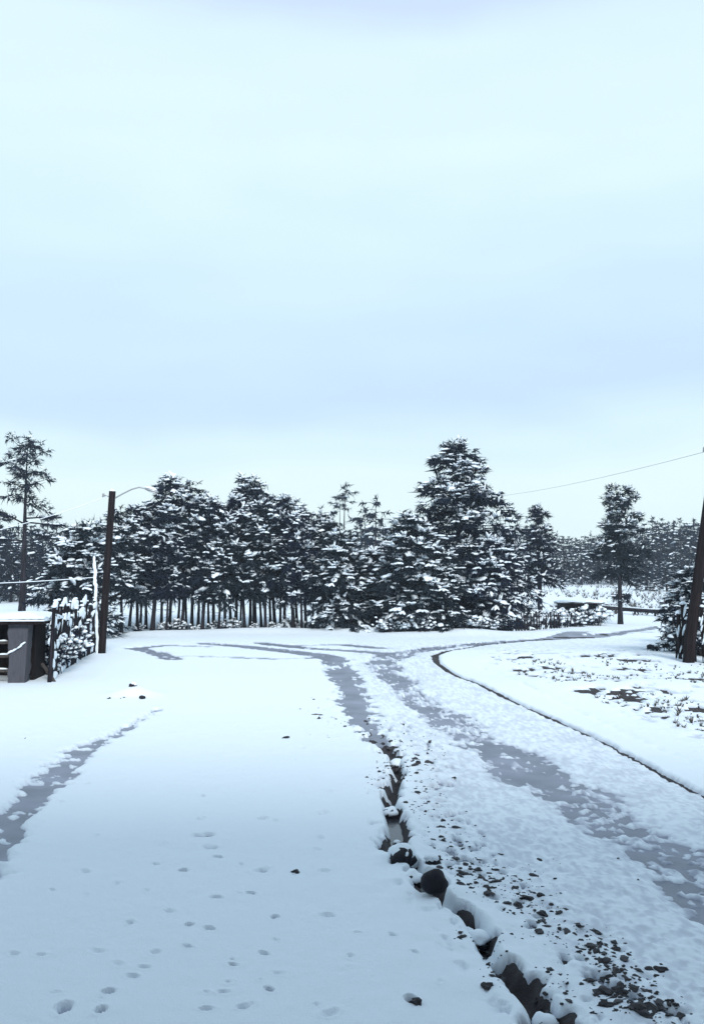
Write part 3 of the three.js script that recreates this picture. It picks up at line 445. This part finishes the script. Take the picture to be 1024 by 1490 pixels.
cable([farT[0], farT[1] - 0.1, farT[2]], [rpT[0], rpT[1] - 0.12, rpT[2]], 0.25, 0.0065, M.cable, 'thin dark overhead cable across the sky to the leaning pole');
// thin snow-plastered post beside the left pole, its brace and the low line
{
  const [x, z] = gp(143, 951), y = S(x, z), tip = atD(138, 815, -z), g = new THREE.Group(); g.position.set(x, y, z); const R = rng(12);
  const m = new MB(); m.tube([[0, -0.2, 0], [(tip[0] - x) * .5 + .02, (tip[1] - y) * .5, 0], [tip[0] - x, tip[1] - y, 0]], [0.05, 0.045, 0.035], 8); part('post', m.geo(), M.greyWood, g);
  const s = new MB(); for (let k = 0; k < 22; k++) { const f = k / 21; s.blob([(tip[0] - x) * f + (R() - .5) * .03 + 0.01, (tip[1] - y) * f, 0.04], [0, 1, 0.05], 0.10 + R() * 0.05, 0.025, 0.035 + R() * .02, R, 1, 0.5); } part('snow', s.geo(), M.snowLump, g);
  tag(g, 'thin rough post plastered with snow touching the dark utility pole', 'post'); top(g, 'fence_post');
  cable(atD(-340, 850, 22), atD(139, 840, -z), 0.12, 0.013, M.snowLump, 'low snow-coated line strung above the left fence');
}
function stick(a, b, r, label) { const g = new THREE.Group(); g.position.set(...a); const m = new MB(); m.tube([[0, 0, 0], [(b[0] - a[0]) * .5, (b[1] - a[1]) * .5 + .015, (b[2] - a[2]) * .5], [b[0] - a[0], b[1] - a[1], b[2] - a[2]]], [r, r * .95, r * .85], 8); part('pole', m.geo(), M.greyWood, g); tag(g, label, 'stick', 'leaning sticks by the left fence'); return top(g, 'leaning_stick'); }
{ const a = gp(114, 952), b = atD(138, 923, 25.6); stick([a[0], S(...a) - .03, a[1]], b, 0.045, 'slanting stick propping the snow-plastered post'); const c = gp(80, 997), e = atD(62, 966, 17.9); stick([c[0], S(...c) - .03, c[1]], e, 0.04, 'slanting stick leaning on the fence next to the low shed'); }

// ---------------------------------------------------------------- fences
function stickFence(name, pts, n, h, rr, seed, label, snowy, mat) {
  const R = rng(seed), g = new THREE.Group(), b = pts[0]; g.position.set(b[0], S(b[0], b[1]), b[1]); const along = (f) => { const k = Math.min(pts.length - 2, Math.floor(f * (pts.length - 1))), t = f * (pts.length - 1) - k; return [mix(pts[k][0], pts[k + 1][0], t), mix(pts[k][1], pts[k + 1][1], t)]; };
  const rel = ([x, z], y) => [x - b[0], S(x, z) + y - g.position.y, z - b[1]];
  for (let k = 0; k < n; k++) {
    const p = along(k / (n - 1)), H = h * (0.82 + R() * 0.36), r = rr * (0.75 + R() * 0.6), lean = (R() - .5) * 0.16, m = new MB(), q = rel(p, -0.1), e = rel(p, H); e[0] += lean; e[2] += (R() - .5) * 0.1; const mid = q.map((x, i) => (x + e[i]) / 2 + (R() - .5) * 0.03);
    m.tube([q, mid, e], [r, r * 0.95, r * 0.8], 6); const pk = part('picket', m.geo(), mat, g);
    if (snowy > 0) { const s = new MB(); s.blob([e[0], e[1] + r * .3, e[2]], [1, 0, 0], r * 1.3, r * 0.9, r * 1.2, R, 1, 0.4); if (R() < snowy) for (let j = 0; j < 5; j++) { const t = R(); s.blob([mix(q[0], e[0], t) + (R() - .5) * 0.08, mix(q[1], e[1], t), mix(q[2], e[2], t) + r * 0.7], [0.2, 1, 0.1], 0.07 + R() * 0.09, 0.03, 0.05 + R() * 0.04, R, 1, 0.5); } part('snow', s.geo(), M.snowLump, pk); }
  }
  for (const y of [0.35, 0.8]) { const m = new MB(), p = [], q = []; for (let k = 0; k <= 10; k++) { p.push(rel(along(k / 10), h * y)); q.push(rr * 0.6); } m.tube(p, q, 6); part('rail', m.geo(), mat, g); }
  tag(g, label, 'fence'); return top(g, name);
}
stickFence('stick_fence', [gp(72, 998), gp(98, 974), gp(120, 958), gp(140, 948)], 38, 1.36, 0.034, 31, 'rough stick fence clotted with snow from the shed to the pole', 0.6, M.bark);
stickFence('picket_fence', [gp(700, 922), gp(760, 919), gp(820, 914), gp(868, 908)], 44, 0.72, 0.03, 33, 'low dark picket fence between the tallest pine and the lone pine', 0.15, M.bark);
stickFence('stick_fence', [gp(985, 965), gp(1010, 968), gp(1070, 974)], 9, 1.2, 0.05, 35, 'short stick fence behind the leaning pole', 0.6, M.pole);
stickFence('picket_fence', [gp(556, 921), gp(640, 920), gp(700, 921)], 34, 0.6, 0.03, 36, 'thin stakes along the snowbank below the tallest pine', 0.15, M.bark);
{ // low log rail at the field's edge
  const g = new THREE.Group(), a = atD(868, 893, 56), b = atD(1015, 903, 50); a[1] = S(a[0], a[2]); b[1] = S(b[0], b[2]); g.position.set(...a); const v = [b[0] - a[0], b[1] - a[1], b[2] - a[2]], m = new MB(); m.tube([[0, .3, 0], [v[0] * .5, v[1] * .5 + .27, v[2] * .5], [v[0], v[1] + .3, v[2]]], [.13, .12, .13], 8); part('log', m.geo(), M.bark, g);
  const s = new MB(); s.tube([[0, .41, 0], [v[0] * .5, v[1] * .5 + .38, v[2] * .5], [v[0], v[1] + .41, v[2]]], [.05, .06, .05], 6); part('snow', s.geo(), M.snowLump, g);
  for (let k = 0; k < 6; k++) { const f = k / 5, p = new MB(); p.tube([[v[0] * f, v[1] * f - .3, v[2] * f + .04], [v[0] * f, v[1] * f + .34, v[2] * f + .04]], [.07, .06], 6); part('post', p.geo(), M.bark, g); }
  tag(g, 'long low dark log barrier at the edge of the open field', 'barrier'); top(g, 'log_barrier');
}

// ---------------------------------------------------------------- low sheds
function slabSnow(w, dpt, th, seed) { const g = new THREE.BoxGeometry(w, th, dpt, 28, 3, 14), p = g.attributes.position; for (let i = 0; i < p.count; i++) { const x = p.getX(i), y = p.getY(i), z = p.getZ(i), e = Math.max(Math.abs(x) / (w / 2), Math.abs(z) / (dpt / 2)); p.setY(i, y + (y > 0 ? -th * 0.55 * ss(0.8, 1, e) + (fbm(x * 3 + seed, z * 3, 3) - 0.5) * th * 0.6 : 0)); p.setX(i, x * (1 + 0.02 * (fbm(z * 4, y * 9 + seed, 2) - 0.5))); } g.computeVertexNormals(); return g; }
{ // roadside stand on the left
  const [x, z] = gp(8, 998), y = S(x, z), g = new THREE.Group(); g.position.set(x, y, z); g.rotation.y = 0.12; const H = 1.17;
  const boxp = (n, cx, cy, cz, sx, sy, sz, mat, ry = 0, rz = 0) => { const m = new MB(); m.box(cx, cy, cz, sx, sy, sz, ry, rz); return part(n, m.geo(), mat, g); };
  { // stone pier, wider at mid height
    const pg = new THREE.BoxGeometry(0.34, H, 0.4, 8, 16, 8), p = pg.attributes.position; for (let i = 0; i < p.count; i++) { const yy = p.getY(i) / H + 0.5, k = 0.86 + 0.28 * yy, nn = (fbm(p.getX(i) * 7 + 3, yy * 8 + p.getZ(i) * 6, 3) - .5) * 0.3; p.setX(i, p.getX(i) * (k + nn) + 0.26); p.setY(i, p.getY(i) + H / 2 - 0.06); p.setZ(i, p.getZ(i) * (1 + nn)); } pg.computeVertexNormals(); part('pier', pg, M.greyStone, g);
  }
  boxp('pier', -1.9, H / 2 - .06, 0, 0.3, H, 0.38, M.greyStone);
  boxp('back_wall', -0.85, H / 2 - .06, -1.25, 2.6, H - .02, 0.08, M.pole);
  boxp('side_wall', 0.44, H / 2 - .06, -0.75, 0.07, H - .03, 0.95, M.pole);
  boxp('roof_board', -0.75, H - 0.02, -0.55, 3.0, 0.07, 1.75, M.pole);
  const roofSnow = part('roof_snow', slabSnow(3.06, 1.8, 0.15, 3), M.snowLump, g); roofSnow.position.set(-0.75, H + 0.085, -0.55);
  [0.22, 0.5, 0.76].forEach((yy, k) => { const r = boxp('rail', -0.86, yy, 0.05, 1.98, 0.05, 0.07, M.greyWood); const s = new MB(); for (let q = 0; q < 12; q++) s.blob([-1.75 + q * .155, yy + 0.035, 0.05], [1, 0, 0], 0.1, 0.022, 0.036, rng(q + k * 20), 1, 0.5); part('snow', s.geo(), M.snowLump, r); });
  [-0.55, -1.2].forEach((xx) => boxp('post', xx, H / 2 - .06, 0.0, 0.07, H, 0.06, M.pole));
  { const s = new MB(); const R = rng(5); for (const [a, b] of [[.2, .62], [.3, .68], [.36, .74], [.12, .58]]) s.blob([a, b, 0.21], [0.8, 0.5, 0.1], 0.07, 0.025, 0.03, R, 1, 0.4); part('snow', s.geo(), M.snowLump, g); }
  tag(g, 'low dark roadside stand with stone pier and thick snow on its flat roof', 'shed'); top(g, 'roadside_stand');
}
function hut(u, d, w, h, label) {
  const [x, , z] = atD(u, 885, d), y = S(x, z), g = new THREE.Group(); g.position.set(x, y, z); const b = (n, cx, cy, cz, sx, sy, sz, mat) => { const m = new MB(); m.box(cx, cy, cz, sx, sy, sz); return part(n, m.geo(), mat, g); };
  b('wall', 0, h / 2 - .05, -0.7, w, h, 0.1, M.pole); b('wall', -w / 2 + .05, h / 2 - .05, 0, 0.1, h - .02, 1.3, M.pole); b('wall', w / 2 - .05, h / 2 - .05, 0, 0.1, h - .02, 1.3, M.pole); b('roof', 0, h, 0.05, w + 0.3, 0.07, 1.8, M.pole); const s = part('roof_snow', slabSnow(w + 0.32, 1.84, 0.16, u), M.snowLump, g); s.position.set(0, h + 0.11, 0.05);
  [-w / 2 + .1, 0, w / 2 - .1].forEach((k) => b('post', k, h / 2 - .05, 0.8, 0.09, h - .01, 0.09, M.pole)); tag(g, label, 'shed', 'low open sheds behind the picket fence'); top(g, 'low_shed');
}
hut(842, 53, 2.3, 0.72, 'low open shed with a snowy flat roof next to the lone upright pine');
hut(752, 50, 1.8, 0.62, 'small low snow-roofed shed beside the dark narrow pine');

// ---------------------------------------------------------------- stones, clods, tufts
function stoneGeo(seed, detail, rough = 0.5, flat = 0.75) { const m = new MB(); m.blob([0, 0, 0], [1, 0, 0], 1, flat, 0.85, rng(seed), detail, rough); return m.geo(); }
const stoneG = [1, 2, 3].map((k) => stoneGeo(k * 7, 3, 0.5, 0.9)); stoneG.push(stoneGeo(41, 3, 0.22, 1.0));
function stone(u, v, r, sink, snowy, label, gIdx = 0, turn = 0, mat = M.stone) {
  const [x, z] = gp(u, v), g = new THREE.Group(), yy = Math.max(S(x, z), -0.08); g.position.set(x, yy, z); g.rotation.y = turn; const m = part('rock', stoneG[gIdx], mat, g); m.scale.setScalar(r); m.position.y = r * sink;
  if (snowy) { const s = new MB(); s.blob([0, r * (sink + 0.34), 0], [1, 0, 0], r * 0.98, r * 0.62, r * 0.9, rng(u), 3, 0.25); part('snow_cap', s.geo(), M.snowLump, g); } tag(g, label, 'stone'); return top(g, 'stone');
}
stone(632, 1312, 0.085, 0.9, false, 'rounded bare black stone standing in the meltwater gully', 3, 0.4);
stone(568, 1178, 0.085, 0.3, true, 'snow-capped stone in the upper gully where the water widens', 1, 1.0);
stone(577, 1216, 0.035, 0.4, true, 'tiny snow-capped stone in the middle of the gully water', 2, 1.0);
stone(692, 1358, 0.075, 0.35, true, 'snow-covered flat stone in the gully bend below the black stone', 2, 0.2);
stone(680, 1346, 0.05, 0.35, true, 'small snow-covered stone against the flat stone in the gully bend', 0, 2.2);
stone(585, 1258, 0.10, 0.0, true, 'snow-buried stone on the yard edge of the gully above the black stone', 1, 2.0);
stone(600, 1284, 0.08, 0.0, true, 'larger snow-buried stone just behind the black stone', 2, 0.9);
stone(628, 1262, 0.06, 0.1, true, 'small snow-buried stone on the road edge of the gully', 0, 0.9);
stone(207, 1020, 0.05, 0.3, false, 'dark stone poking out of the small snow heap in the yard', 1, 0.3);
stone(194, 1014, 0.07, 0.0, true, 'snow-capped stone on top of the small snow heap in the yard', 2, 0.8);
stone(577, 1106, 0.09, 0.1, true, 'snow-capped stone at the head of the gully', 0, 0.8);
stone(946, 948, 0.12, 0.5, false, 'dark stone on the snow left of the leaning pole', 1, 0.8);
stone(792, 1474, 0.06, 0.3, true, 'snow-capped stone at the lower mouth of the gully', 1, 0.5);
{
  const clodG = [1, 2, 3, 4].map((k) => stoneGeo(50 + k, 1, 0.9, 0.6)), R = rng(21); let n = 0;
  const clod = (x, z, r, label, group) => { const m = new THREE.Mesh(clodG[(R() * 4) | 0], M.clod[(R() * 3) | 0]); m.position.set(x, Math.max(S(x, z), -0.07) + r * 0.05, z); m.rotation.set((R() - .5) * .5, R() * 6, (R() - .5) * .5); m.scale.set(r * (0.8 + R() * 0.8), r * (0.6 + R() * .4), r); tag(m, label, 'clod', group); top(m, 'mud_clod'); n++; };
  // clusters: u, v, spread along u, v, count, size
  const clusters = [[600, 1108, 32, 26, 26, .055], [566, 1086, 14, 6, 8, .07], [572, 1122, 16, 14, 14, .05], [612, 1165, 24, 26, 16, .035], [545, 1140, 10, 12, 6, .035], [650, 1225, 30, 24, 14, .03], [684, 1268, 30, 24, 24, .042], [735, 1295, 34, 18, 18, .035], [775, 1320, 24, 18, 14, .04], [790, 1355, 20, 14, 9, .034], [850, 1385, 34, 18, 16, .036], [885, 1412, 20, 22, 20, .042], [915, 1452, 34, 26, 30, .042], [960, 1480, 24, 14, 14, .04], [800, 1450, 20, 26, 12, .034], [725, 1420, 14, 20, 10, .032], [700, 1375, 26, 10, 8, .03], [765, 1282, 90, 16, 5, .03], [540, 1060, 18, 10, 7, .05], [478, 1046, 22, 18, 7, .045]];
  for (const [u, v, a, b, c, r] of clusters) for (let k = 0; k < c; k++) { const g1 = (R() + R() + R() - 1.5) * 1.5, g2 = (R() + R() + R() - 1.5) * 1.5, [x, z] = gp(u + g1 * a, v + g2 * b); clod(x, z, r * (0.28 + R() * R() * 0.8), 'dark wet mud clod lying on the snow along the meltwater gully', 'mud clods along the gully'); }
  const sp = new MB(); for (const [u, v, a, b, c, r] of clusters) for (let k = 0; k < c * 4; k++) { const g1 = (R() + R() - 1) * 2.0, g2 = (R() + R() - 1) * 2.0, [x, z] = gp(u + g1 * a, v + g2 * b), q = r * (0.08 + R() * R() * 0.3); sp.blob([x, Math.max(S(x, z), -0.07), z], [Math.cos(k), 0, Math.sin(k)], q * (1 + R()), q * 0.5, q, R, 0, 0.8); }
  const so = new THREE.Mesh(sp.geo(), M.clod[0]); so.userData.kind = 'stuff'; tag(so, 'fine dark mud specks strewn over the snow beside the gully', 'mud'); top(so, 'mud_specks');
  for (const [u, v, r] of [[182, 1019, .022], [188, 1013, .02], [199, 1009, .022], [176, 1020, .018], [268, 1275, .035], [430, 1278, .03], [392, 1452, .035], [598, 1466, .04], [606, 1474, .03], [148, 1483, .04], [416, 1077, .035], [437, 1092, .04], [455, 1140, .035], [40, 1077, .05], [160, 1020, .035], [340, 1416, .03], [318, 1256, .025], [295, 1164, .03], [366, 1310, .022], [300, 1222, .04]]) { const [x, z] = gp(u, v); clod(x, z, r, 'small dark clod alone on the smooth yard snow', 'clods on the yard snow'); }
}
{ // stubble and weeds
  const R = rng(88), tuft = (mb, x, y, z, h, n) => { for (let k = 0; k < n; k++) { const a = R() * 6.283, l = h * (0.5 + R() * 0.7), w = 0.012 + h * 0.03, e = 0.3 + R() * 0.7, dx = Math.cos(a) * l * e, dz = Math.sin(a) * l * e; mb.tri([x - dz / l * w, y - .02, z + dx / l * w], [x + dz / l * w, y - .02, z - dx / l * w], [x + dx, y + l * 0.8, z + dz]); } };
  const near = new MB(), far = new MB();
  for (let k = 0; k < 1500; k++) { const t = R(), st = 1.4 + (R() < .6 ? R() * 1.6 : 2.2 + R() * 2.6), i = 1 + Math.floor(t * 6), f = t * 6 - Math.floor(t * 6), a = tyre[i], b = tyre[i + 1]; const x = mix(a[0], b[0], f), z = mix(a[1], b[1], f), dx = b[0] - a[0], dz = b[1] - a[1], l = Math.hypot(dx, dz), X = x - dz / l * st, Z = z + dx / l * st; if (tyreSide(X, Z) < 0.4) continue; if (fbm(X * 0.9, Z * 0.9 + 6, 3) < 0.46) continue; tuft(near, X, S(X, Z), Z, 0.02 + R() * R() * 0.11, 14); }
  for (let k = 0; k < 1500; k++) { const u = 640 + R() * 520, d = 52 + R() * 42, [x, , z] = atD(u, 870, d); if (fbm(x * 0.14, z * 0.14 + 6, 3) < 0.42) continue; tuft(far, x, S(x, z), z, 0.18 + R() * R() * 0.55, 14); }
  for (const [m, n, l] of [[near, 'stubble', 'short dark stubble poking through the snow on the verge'], [far, 'weeds', 'dark dead weeds dotted over the open snowy field']]) { const o = new THREE.Mesh(m.geo(), M.grass); o.userData.kind = 'stuff'; tag(o, l, 'weeds'); top(o, n); }
}

// ---------------------------------------------------------------- the house behind the photographer, whose bulk shades the near yard
{
  const g = new THREE.Group(); g.position.set(0, 0, 1.6); const b = (n, cx, cy, cz, sx, sy, sz, mat, par = g) => { const m = new MB(); m.box(cx, cy, cz, sx, sy, sz); return part(n, m.geo(), mat, par); };
  b('wall', 0, 3.1, 3.5, 22, 6.4, 7, M.plaster);
  for (const sx of [-7, -3.5, 3.5, 7]) for (const y of [1.6, 4.5]) { const w = b('window', sx, y, -0.02, 1.3, 1.3, 0.06, M.darkPane); b('frame', sx, y - 0.7, -0.05, 1.5, 0.08, 0.12, M.greyWood, w); }
  const dr = b('door', 0, 1.05, -0.02, 1.0, 2.1, 0.06, M.pole); b('handle', 0.4, 1.05, -0.09, 0.04, 0.14, 0.05, M.metal, dr);
  const sh = new THREE.Shape([new THREE.Vector2(-4.6, 0), new THREE.Vector2(0, 2.6), new THREE.Vector2(4.6, 0), new THREE.Vector2(4.6, -0.2), new THREE.Vector2(-4.6, -0.2)]); const rg = new THREE.ExtrudeGeometry(sh, { depth: 23, bevelEnabled: false }); rg.rotateY(Math.PI / 2); rg.translate(-11.5, 6.5, 3.5); part('roof', rg, M.roofing, g);
  b('porch_roof', 0, 2.95, -1.35, 14, 0.12, 2.7, M.roofing);
  for (const x of [-6.8, -3.4, 3.4, 6.8]) b('porch_post', x, 1.4, -2.5, 0.14, 2.96, 0.14, M.pole);
  tag(g, 'two-storey plastered house with a porch, at the near end of the yard', 'house'); top(g, 'house');
}

renderer.render(scene, camera);
